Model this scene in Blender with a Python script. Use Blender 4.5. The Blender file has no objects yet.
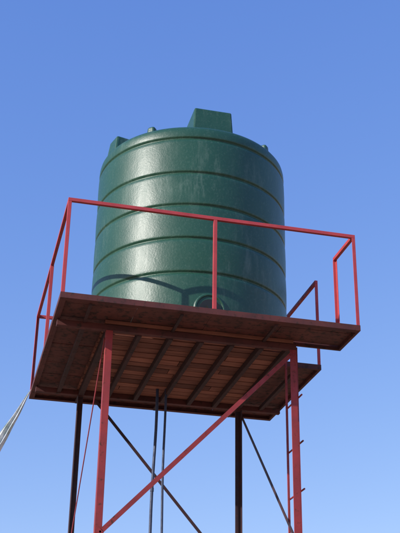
import bpy, bmesh, math, random
from mathutils import Vector, Matrix
random.seed(7)
H=5.68
sc=bpy.context.scene
sc.view_settings.view_transform='Standard'; sc.view_settings.look='None'; sc.view_settings.exposure=0
col=sc.collection

# ------------------------------------------------------------------ materials
def newmat(name):
    m=bpy.data.materials.new(name); m.use_nodes=True
    nt=m.node_tree; b=nt.nodes['Principled BSDF']
    return m,nt,b
def N(nt,t,**k):
    n=nt.nodes.new(t)
    for a,v in k.items(): setattr(n,a,v)
    return n
def noise(nt,vec,scale,detail=4,rough=.6):
    n=N(nt,'ShaderNodeTexNoise'); n.inputs['Scale'].default_value=scale
    n.inputs['Detail'].default_value=detail; n.inputs['Roughness'].default_value=rough
    nt.links.new(vec,n.inputs['Vector']); return n.outputs['Fac']
def ramp(nt,f,a,b,ca=(0,0,0,1),cb=(1,1,1,1)):
    r=N(nt,'ShaderNodeValToRGB'); e=r.color_ramp.elements
    e[0].position=a;e[0].color=ca;e[1].position=b;e[1].color=cb
    nt.links.new(f,r.inputs['Fac']); return r.outputs['Color']
def mix(nt,f,a,b,mode='MIX'):
    m=N(nt,'ShaderNodeMix',data_type='RGBA',blend_type=mode)
    for s,v in ((m.inputs[0],f),(m.inputs[6],a),(m.inputs[7],b)):
        if isinstance(v,(int,float)): s.default_value=v
        elif isinstance(v,tuple): s.default_value=v
        else: nt.links.new(v,s)
    return m.outputs[2]
def bump(nt,b,f,strength,dist):
    n=N(nt,'ShaderNodeBump'); n.inputs['Strength'].default_value=strength; n.inputs['Distance'].default_value=dist
    nt.links.new(f,n.inputs['Height']); nt.links.new(n.outputs['Normal'],b.inputs['Normal'])
def coords(nt,scale=(1,1,1)):
    t=N(nt,'ShaderNodeTexCoord'); mp=N(nt,'ShaderNodeMapping'); mp.inputs['Scale'].default_value=scale
    nt.links.new(t.outputs['Object'],mp.inputs['Vector']); return mp.outputs['Vector']
def paint(name,c,c2,rust,amt=.6,rough=.5):
    m,nt,b=newmat(name); v=coords(nt)
    f=noise(nt,v,3.0,5); base=mix(nt,ramp(nt,f,.35,.65),c+(1,),c2+(1,))
    g=noise(nt,v,14,8,.7); base=mix(nt,ramp(nt,g,amt,amt+.1),base,rust+(1,))
    nt.links.new(base,b.inputs['Base Color'])
    nt.links.new(ramp(nt,g,.4,.7,(rough,)*3+(1,),(.85,)*3+(1,)),b.inputs['Roughness'])
    bump(nt,b,g,.25,.004); return m
M_red=paint('red_oxide_paint',(.50,.056,.060),(.38,.040,.044),(.15,.035,.025),.64)
M_leg=paint('red_leg_paint',(.34,.034,.034),(.22,.026,.026),(.08,.025,.018),.58)
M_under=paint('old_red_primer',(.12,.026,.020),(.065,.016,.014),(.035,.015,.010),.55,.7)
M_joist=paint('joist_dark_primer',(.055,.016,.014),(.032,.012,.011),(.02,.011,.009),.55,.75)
M_dark=paint('shaded_weathered_paint',(.034,.015,.020),(.048,.017,.018),(.08,.022,.016),.56,.6)  # shade on the back legs and braces is put into these dark colours
M_pipe=paint('blue_grey_pipe',(.030,.045,.095),(.045,.055,.10),(.03,.03,.04),.65,.4)
M_sheet=paint('rusty_floor_sheet',(.15,.042,.030),(.085,.026,.020),(.04,.017,.012),.5,.75)

def wood():
    m,nt,b=newmat('weathered_planks')
    v=coords(nt,(1.2,14,14)); f=noise(nt,v,2.2,8,.65)
    base=mix(nt,ramp(nt,f,.3,.7),(.20,.062,.038,1),(.46,.18,.11,1))
    oi=N(nt,'ShaderNodeAttribute'); oi.attribute_name='tone'
    base=mix(nt,oi.outputs['Fac'],base,mix(nt,1.0,base,(.30,.25,.24,1),'MULTIPLY'))
    nt.links.new(base,b.inputs['Base Color']); b.inputs['Roughness'].default_value=.85
    bump(nt,b,f,.5,.006); return m
M_wood=wood()

def tankmat():
    m,nt,b=newmat('green_polyethylene')
    v=coords(nt); vs=coords(nt,(3,3,.55)); 
    f=noise(nt,v,1.6,4)
    base=mix(nt,ramp(nt,f,.3,.7),(.014,.064,.038,1),(.019,.078,.047,1))
    s=noise(nt,vs,3.2,9,.75); s2=noise(nt,v,1.1,3,.5)
    mk=mix(nt,1.0,ramp(nt,s,.50,.74),ramp(nt,s2,.46,.62),'MULTIPLY')
    base=mix(nt,mix(nt,1.0,mk,(.38,.38,.38,1),'MULTIPLY'),base,(.22,.30,.25,1))
    g=noise(nt,v,38,6,.7); base=mix(nt,ramp(nt,g,.52,.75),base,mix(nt,.12,base,(.3,.4,.33,1)))
    nt.links.new(base,b.inputs['Base Color'])
    nt.links.new(ramp(nt,s,.3,.75,(.36,)*3+(1,),(.46,)*3+(1,)),b.inputs['Roughness'])
    n1=noise(nt,v,50,4,.6); n2=noise(nt,v,3.0,2,.5)
    a=N(nt,'ShaderNodeMath',operation='MULTIPLY_ADD'); a.inputs[1].default_value=3.0
    nt.links.new(n2,a.inputs[0]); nt.links.new(n1,a.inputs[2])
    bump(nt,b,a.outputs[0],.32,.006); return m
M_tank=tankmat()
m,nt,b=newmat('dark_rubber'); b.inputs['Base Color'].default_value=(.012,.014,.013,1); b.inputs['Roughness'].default_value=.6; M_blk=m
m,nt,b=newmat('white_plastic_film')
v=coords(nt,(1,1,1)); f=noise(nt,v,7,6,.65)
nt.links.new(ramp(nt,f,.35,.65,(.42,.50,.46,1),(.80,.82,.82,1)),b.inputs['Base Color'])
b.inputs['Roughness'].default_value=.35; bump(nt,b,f,.4,.02); M_film=m
m,nt,b=newmat('dry_earth')
v=coords(nt); f=noise(nt,v,.25,8,.6); g=noise(nt,v,6,8,.7)
base=mix(nt,ramp(nt,f,.35,.65),(.28,.17,.10,1),(.38,.27,.17,1)); base=mix(nt,ramp(nt,g,.5,.7),base,(.20,.15,.085,1))
nt.links.new(base,b.inputs['Base Color']); b.inputs['Roughness'].default_value=.95; bump(nt,b,g,.5,.03); M_gnd=m

# ------------------------------------------------------------------ geometry helpers
def empty(name,loc=(0,0,0)):
    e=bpy.data.objects.new(name,None); e.location=loc; col.objects.link(e); return e
def obj(name,bm,mat,parent=None,smooth=False,bevel=0):
    me=bpy.data.meshes.new(name); bmesh.ops.recalc_face_normals(bm,faces=bm.faces[:])
    bm.to_mesh(me); bm.free(); me.materials.append(mat)
    if smooth:
        for p in me.polygons: p.use_smooth=True
    o=bpy.data.objects.new(name,me); col.objects.link(o)
    if bevel:
        bv=o.modifiers.new('bevel','BEVEL'); bv.width=bevel; bv.segments=2; bv.limit_method='ANGLE'
    if parent: o.parent=parent
    return o
def prism(bm,p,q,poly,up=(0,0,1)):
    p=Vector(p);q=Vector(q); d=(q-p).normalized(); u=Vector(up)
    if abs(d.dot(u))>.98: u=Vector((0,1,0))
    s=d.cross(u).normalized(); u=s.cross(d).normalized()
    a=[bm.verts.new(p+s*x+u*y) for x,y in poly]; b=[bm.verts.new(q+s*x+u*y) for x,y in poly]
    n=len(poly)
    for i in range(n): bm.faces.new((a[i],a[(i+1)%n],b[(i+1)%n],b[i]))
    bm.faces.new(a[::-1]); bm.faces.new(b)
def rect(w,h): return [(-w/2,-h/2),(w/2,-h/2),(w/2,h/2),(-w/2,h/2)]
def bar(bm,p,q,w,h,up=(0,0,1)): prism(bm,p,q,rect(w,h),up)
def box(bm,a,b): bar(bm,((a[0]+b[0])/2,a[1],(a[2]+b[2])/2),((a[0]+b[0])/2,b[1],(a[2]+b[2])/2),b[0]-a[0],b[2]-a[2])
def tube(bm,p,q,r,n=14): prism(bm,p,q,[(r*math.cos(2*math.pi*i/n),r*math.sin(2*math.pi*i/n)) for i in range(n)])
def angle_v(bm,x,y,z0,z1,sx,sy,s,t=.008):
    pts=[(0,0),(s,0),(s,t),(t,t),(t,s),(0,s)]
    a=[bm.verts.new((x+sx*u,y+sy*v,z0)) for u,v in pts]; b=[bm.verts.new((x+sx*u,y+sy*v,z1)) for u,v in pts]
    for i in range(6): bm.faces.new((a[i],a[(i+1)%6],b[(i+1)%6],b[i]))
    bm.faces.new(a[::-1]); bm.faces.new(b)

W=3.0; D=3.044; NX=2.50; NY0=.575; NY1=1.152
L1,L2,K1,K2=.556,2.456,.551,2.557
# ------------------------------------------------------------------ tower stand
st=empty('steel_tower_stand',(0,0,H))
bm=bmesh.new(); zt,zb=.025,-.035; t=.03
def edge(x0,y0,x1,y1): box(bm,(min(x0,x1),min(y0,y1),zb),(max(x0,x1),max(y0,y1),zt))
edge(0,0,W,t); edge(0,D-t,W,D); edge(0,t,t,D-t); edge(W-t,t,W,NY0); edge(W-t,NY1,W,D-t)
edge(NX,NY0-t,W-t,NY0); edge(NX,NY1,W-t,NY1+t); edge(NX-t,NY0-t,NX,NY1+t)
box(bm,(t,t,zb),(W-t,t+.03,zb+.008)); box(bm,(t,D-t-.03,zb),(W-t,D-t,zb+.008)); box(bm,(t,t+.03,zb),(t+.03,D-t-.03,zb+.008))
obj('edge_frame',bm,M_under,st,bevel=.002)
bm=bmesh.new()
for y in (K1-.02,K2): 
    box(bm,(.034,y-.03,-.105),(2.493 if y<1 else W-.034,y+.03,-.044))
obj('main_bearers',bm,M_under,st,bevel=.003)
bm=bmesh.new()
for i,x in enumerate((.30,.556,.87,1.19,1.51,1.83,2.14,2.435,2.72)):
    w=.022 if x not in(.556,2.435) else .030
    ya=K1+.012
    if x>2.5:
        box(bm,(x-w,NY1+.032,-.088),(x+w,K2-.032,-.044)); continue
    box(bm,(x-w,ya,-.112 if .5<x<2.4 else -.095),(x+w,K2-.032,-.044))
    if i in (0,3,6):
        box(bm,(x-.015,.064,-.060),(x+.015,K1-.052,-.036)); 
    if i in (1,4,7):
        box(bm,(x-.015,K2+.032,-.060),(x+.015,D-.064,-.036))
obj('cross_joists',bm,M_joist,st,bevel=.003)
bm=bmesh.new()
def sheets(x0,y0,x1,y1,nx,ny,g=.0015):
    for i in range(nx):
        for j in range(ny):
            a=x0+(x1-x0)*i/nx+g; b=x0+(x1-x0)*(i+1)/nx-g; c=y0+(y1-y0)*j/ny+g; d=y0+(y1-y0)*(j+1)/ny-g
            dz=random.uniform(-.004,.004)
            box(bm,(a,c,.009+dz),(b,d,.018+dz))
sheets(t,t,W-t,.535,4,3); sheets(t,2.585,W-t,D-t,4,3); sheets(t,.535,.56,2.585,1,11); sheets(NX+.002,NY1+t,W-t,2.585,1,6)
obj('walkway_floor_sheets',bm,M_sheet,st)
bm=bmesh.new(); lay=bm.faces.layers.float.new('tone')
y=.50; 
while y<2.57:
    w=random.uniform(.10,.14); xs=[.505]+([random.uniform(.9,2.1)] if random.random()<.5 else [])+[2.466]
    for k in range(len(xs)-1):
        n0=len(bm.faces); z=random.uniform(-.040,-.036)
        box(bm,(xs[k]+.004,y,z),(xs[k+1]-.004,y+w,z+.038))
        bm.faces.ensure_lookup_table(); tn=random.random()
        for f in bm.faces[n0:]: f[lay]=tn
    y+=w+random.uniform(.010,.026)
obj('deck_planks',bm,M_wood,st)
bm=bmesh.new(); s=.068
angle_v(bm,L1-s/2,K1-s/2-.02,-H,-.107,1,1,s,.009)
angle_v(bm,L2+s/2,K1-s/2-.02,-H,-.107,-1,1,s,.009)
obj('front_legs',bm,M_leg,st,bevel=.002)
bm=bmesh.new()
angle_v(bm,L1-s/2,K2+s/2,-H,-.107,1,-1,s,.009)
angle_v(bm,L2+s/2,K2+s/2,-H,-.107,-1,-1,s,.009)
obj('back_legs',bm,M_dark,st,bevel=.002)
zb0,zb1,zb2=-.13,-2.11,-4.1
bm=bmesh.new(); yf=K1-s/2-.026
bar(bm,(L2+.01,yf,zb0),(L1-.01,yf,zb1),.008,.045); bar(bm,(L2+.01,yf-.01,zb2),(L1-.01,yf-.01,zb1+.05),.008,.045)
bar(bm,(L1-.03,yf-.003,-5.0),(L2+.03,yf-.003,-5.0),.008,.05)
obj('front_braces',bm,M_leg,st)
bm=bmesh.new(); xl=L1-s/2-.006
bar(bm,(xl,K1,-.18),(xl,K2-.02,-2.10),.008,.032); bar(bm,(xl-.01,K1,zb2),(xl-.01,K2,zb1+.05),.008,.04)
obj('side_brace',bm,M_leg,st)
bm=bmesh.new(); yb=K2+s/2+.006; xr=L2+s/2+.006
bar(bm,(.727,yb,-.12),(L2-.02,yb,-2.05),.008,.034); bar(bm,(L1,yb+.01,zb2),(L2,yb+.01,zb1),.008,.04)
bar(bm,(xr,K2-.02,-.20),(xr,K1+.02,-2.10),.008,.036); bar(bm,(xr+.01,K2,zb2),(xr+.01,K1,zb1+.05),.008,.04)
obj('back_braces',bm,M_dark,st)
bm=bmesh.new()
for x in (L1,L2):
    for yy in (K1,K2): box(bm,(x-.2,yy-.2,-H-.2),(x+.2,yy+.2,-H+.12))
m,nt,b=newmat('concrete'); v=coords(nt); f=noise(nt,v,9,8); nt.links.new(ramp(nt,f,.3,.7,(.25,.24,.22,1),(.38,.36,.33,1)),b.inputs['Base Color']); b.inputs['Roughness'].default_value=.9
obj('footings',bm,m,st,bevel=.01)
bm=bmesh.new()
for x,z in ((L2-.005,-.145),(L2-.03,-.17),(L1+.015,-2.08),(L1-.01,-2.11)):
    tube(bm,(x,yf-.003,z),(x,yf-.014,z),.011,6)
obj('bolts',bm,M_leg,st)
# railing
h=1.0486; r=.036
bm=bmesh.new()
def post(x,y,sx,sy): angle_v(bm,x,y,.025,h-.039,sx,sy,r,.006)
def rail(p,q): bar(bm,p,q,.034,.036)
o=.004
post(o,o,1,1); post(W-o,o,-1,1); post(W/2-.02,o,1,1); post(o,1.50,1,1); post(o,D-o,1,-1)
post(W-o,NY0-o,-1,-1); post(W-o,NY1+o,-1,1); post(W-o,D-o,-1,-1); post(W/2,D-o,1,-1)
zr=h-.02
rail((o,o+.017,zr),(W-o,o+.017,zr)); rail((o,D-o-.017,zr),(W-o,D-o-.017,zr))
rail((o+.017,o+.036,zr),(o+.017,D-o-.036,zr))
rail((W-o-.017,o+.036,zr),(W-o-.017,NY0-o,zr)); rail((W-o-.017,NY1+o,zr),(W-o-.017,D-o-.036,zr))
obj('guard_railing',bm,M_red,st,bevel=.002)

# ------------------------------------------------------------------ ladder
ld=empty('ladder',(0,0,H)); bm=bmesh.new()
bar(bm,(2.525,.95,-H),(2.525,.95,-.037),.020,.020); 
bar(bm,(2.525,.60,-H),(2.525,.60,-.037),.018,.018)
obj('stiles',bm,M_leg,ld)
bm=bmesh.new(); z=-.57
while z>-H+.2: tube(bm,(2.546,.53,z),(2.546,.98,z),.009); z-=.48
obj('rungs',bm,M_leg,ld)

# ------------------------------------------------------------------ pipes
for k,(x,x2,y,rr) in enumerate(((1.40,1.31,2.25,.017),(1.49,1.49,2.22,.014))):
    e=empty('water_pipe',(0,0,H)); bm=bmesh.new()
    pts=[Vector((x+(x2-x)*i/24+.006*math.sin(i*.9+k),y+.006*math.cos(i*.7),-.04-(H-.04)*i/24)) for i in range(25)]
    rg=[[bm.verts.new(p+Vector((rr*math.cos(a*math.pi/6),rr*math.sin(a*math.pi/6),0))) for a in range(12)] for p in pts]
    for a_,b_ in zip(rg,rg[1:]):
        for i in range(12): bm.faces.new((a_[i],a_[(i+1)%12],b_[(i+1)%12],b_[i]))
    obj('pipe_shaft',bm,M_pipe,e,True)
    bm=bmesh.new()
    for i in (5+k*3,16): tube(bm,pts[i]-Vector((0,0,.02)),pts[i]+Vector((0,0,.02)),rr+.004)
    obj('pipe_couplings',bm,M_pipe,e)

# ------------------------------------------------------------------ tank
TX,TY,R=1.591,1.554,1.098
tk=empty('water_tank',(TX,TY,H+.03))
prof=[(0,0),(R-.05,0),(R-.015,.012),(R,.04)]
gro=[.60,1.00,1.40,1.80,2.24]
for g in gro:
    prof+=[(R+.0025,g-.30),(R+.004,g-.17),(R+.002,g-.06),(R+.001,g-.030),(R-.004,g-.021),(R-.018,g-.008),(R-.020,g+.003),(R-.010,g+.011),(R-.002,g+.018),(R,g+.028),(R+.001,g+.05)]
top=2.335
prof+=[(R-.002,top),(R-.010,top+.035),(R-.032,top+.065),(R-.09,top+.095),(R-.3,top+.15),(R-.6,top+.21),(.3,top+.25),(0,top+.26)]
bm=bmesh.new(); n=160; rings=[]
for (rr,z) in prof:
    if rr==0: rings.append([bm.verts.new((0,0,z))])
    else: rings.append([bm.verts.new((rr*math.cos(2*math.pi*i/n),rr*math.sin(2*math.pi*i/n),z)) for i in range(n)])
for a,b in zip(rings,rings[1:]):
    for i in range(n):
        j=(i+1)%n
        if len(a)==1: bm.faces.new((a[0],b[j],b[i]))
        elif len(b)==1: bm.faces.new((a[i],a[j],b[0]))
        else: bm.faces.new((a[i],a[j],b[j],b[i]))
obj('tank_body',bm,M_tank,tk,True)
def taper(bm,c,ax,ay,z0,z1,k=.85,rot=0):
    vs=[]
    for z,s in ((z0,1),(z1,k)):
        for sx,sy in ((-1,-1),(1,-1),(1,1),(-1,1)):
            x=sx*ax*s; y=sy*ay*s
            vs.append(bm.verts.new((c[0]+x*math.cos(rot)-y*math.sin(rot),c[1]+x*math.sin(rot)+y*math.cos(rot),z)))
    for f in ((3,2,1,0),(4,5,6,7),(0,1,5,4),(1,2,6,5),(2,3,7,6),(3,0,4,7)): bm.faces.new([vs[i] for i in f])
bm=bmesh.new(); taper(bm,(.07,-.55),.245,.225,top+.08,top+.54,.9); obj('inlet_box',bm,M_tank,tk,bevel=.018)
bm=bmesh.new()
for az,rr,lx,ww,hh2 in ((195,R-.16,.13,.13,.19),(229,R-.13,.05,.055,.11),(317,R-.13,.05,.055,.14),(60,R-.17,.12,.12,.17),(120,R-.13,.05,.055,.1)):
    a=math.radians(az)
    taper(bm,(rr*math.cos(a),rr*math.sin(a)),lx,ww,top+.02,top+.07+hh2,.78,a)
obj('lifting_lugs',bm,M_tank,tk,bevel=.022)
bm=bmesh.new()
cz=.20; ra=.15; m2=24
def ringpt(rad,th,outw):
    x=rad*math.cos(th)-.03; z=cz+rad*math.sin(th)
    return (x,-math.sqrt(R*R-x*x)-outw,z)
sec=[(ra+.025,-.01),(ra+.010,.016),(ra-.010,.016),(ra-.025,-.01)]
prev=None
for i in range(m2+1):
    th=-.5+ (math.pi+1.0)*i/m2
    cur=[bm.verts.new(ringpt(a,th,o2)) for a,o2 in sec]
    if prev:
        for k in range(3): bm.faces.new((prev[k],prev[k+1],cur[k+1],cur[k]))
    prev=cur
obj('outlet_arch',bm,M_tank,tk,True)
bm=bmesh.new(); tube(bm,(-.03,-R+.02,cz-.02),(-.03,-R-.018,cz-.02),.115,28); obj('outlet_flange',bm,M_blk,tk)
bm=bmesh.new(); tube(bm,(-.03,-R-.01,cz-.02),(-.03,-R-.10,cz-.02),.045,20); tube(bm,(-.03,-R-.07,cz-.02),(-.03,-R-.12,cz-.02),.06,6); obj('outlet_fitting',bm,M_blk,tk)

# ------------------------------------------------------------------ plastic sheet strip
bm=bmesh.new(); A=Vector((-.005,D-.22,.0)); B=Vector((-2.75,D-.5,-H+.02)); nn=80; mm=14; rows=[]
for i in range(nn+1):
    s_=i/nn; c=A.lerp(B,s_)+Vector((0,0,-.10*math.sin(math.pi*s_))); wd=.03+.30*min(1,s_*5)
    row=[]
    for j in range(mm+1):
        q=(j/mm-.5); fold=.035*math.sin(q*13+s_*11)*min(1,s_*6)
        row.append(bm.verts.new(c+Vector((q*wd*.85+fold*.3,fold,q*wd*.5+.012*math.sin(s_*40+q*5)+.006*math.sin(s_*97)))))
    rows.append(row)
for a,b in zip(rows,rows[1:]):
    for j in range(mm): bm.faces.new((a[j],a[j+1],b[j+1],b[j]))
ps=obj('plastic_sheet',bm,M_film,None,True); ps.location=(0,0,H)

# ------------------------------------------------------------------ ground
bm=bmesh.new(); S=3000
vs=[bm.verts.new((x,y,0)) for x,y in ((-S,-S),(S,-S),(S,S),(-S,S))]; bm.faces.new(vs); obj('ground',bm,M_gnd)

# ------------------------------------------------------------------ light
E=math.radians(25); AZ=math.radians(70)
sd=Vector((-math.sin(AZ)*math.cos(E),-math.cos(AZ)*math.cos(E),math.sin(E)))
l=bpy.data.lights.new('sun','SUN'); l.energy=5.0; l.angle=math.radians(.5); l.color=(1,.95,.88)
lo=bpy.data.objects.new('sun',l); col.objects.link(lo); lo.rotation_euler=(-sd).to_track_quat('-Z','Y').to_euler(); lo.location=(-20,-10,20)
w=bpy.data.worlds.new('World'); sc.world=w; w.use_nodes=True; nt=w.node_tree
sky=nt.nodes.new('ShaderNodeTexSky'); sky.sky_type='NISHITA'; sky.sun_disc=False
sky.sun_elevation=E; sky.sun_rotation=math.atan2(sd.x,sd.y); sky.air_density=1.0; sky.dust_density=.3; sky.ozone_density=2.0; sky.altitude=1200
sep=nt.nodes.new('ShaderNodeSeparateColor'); cmb=nt.nodes.new('ShaderNodeCombineColor'); nt.links.new(sky.outputs[0],sep.inputs[0])
for i,(pw,scl) in enumerate(((.90,1.06),(.70,.92),(.36,1.07))):
    a=N(nt,'ShaderNodeMath',operation='MULTIPLY'); a.inputs[1].default_value=.15; nt.links.new(sep.outputs[i],a.inputs[0])
    p=N(nt,'ShaderNodeMath',operation='POWER'); p.inputs[1].default_value=pw; nt.links.new(a.outputs[0],p.inputs[0])
    q=N(nt,'ShaderNodeMath',operation='MULTIPLY'); q.inputs[1].default_value=scl/.15; nt.links.new(p.outputs[0],q.inputs[0])
    nt.links.new(q.outputs[0],cmb.inputs[i])
bg=nt.nodes['Background']; bg.inputs['Strength'].default_value=.15; nt.links.new(cmb.outputs[0],bg.inputs[0])

# ------------------------------------------------------------------ camera
f,cx,cy,cz_,yaw,pit,rol=1048.0147,-.8066,-9.0096,-4.0821,.2341,.4560,.0168
cyw,sy=math.cos(yaw),math.sin(yaw); cp,sp=math.cos(pit),math.sin(pit)
F=Vector((sy*cp,cyw*cp,sp)); Rv=Vector((cyw,-sy,0)); U=Rv.cross(F)
R2=Rv*math.cos(rol)+U*math.sin(rol); U2=U*math.cos(rol)-Rv*math.sin(rol)
cam=bpy.data.cameras.new('camera'); co=bpy.data.objects.new('camera',cam); col.objects.link(co)
cam.sensor_fit='HORIZONTAL'; cam.sensor_width=36; cam.lens=36*f/400; cam.clip_end=10000; cam.clip_start=.1
mt=Matrix((R2,U2,-F)).transposed().to_4x4(); mt.translation=Vector((cx,cy,cz_+H)); co.matrix_world=mt
sc.camera=co
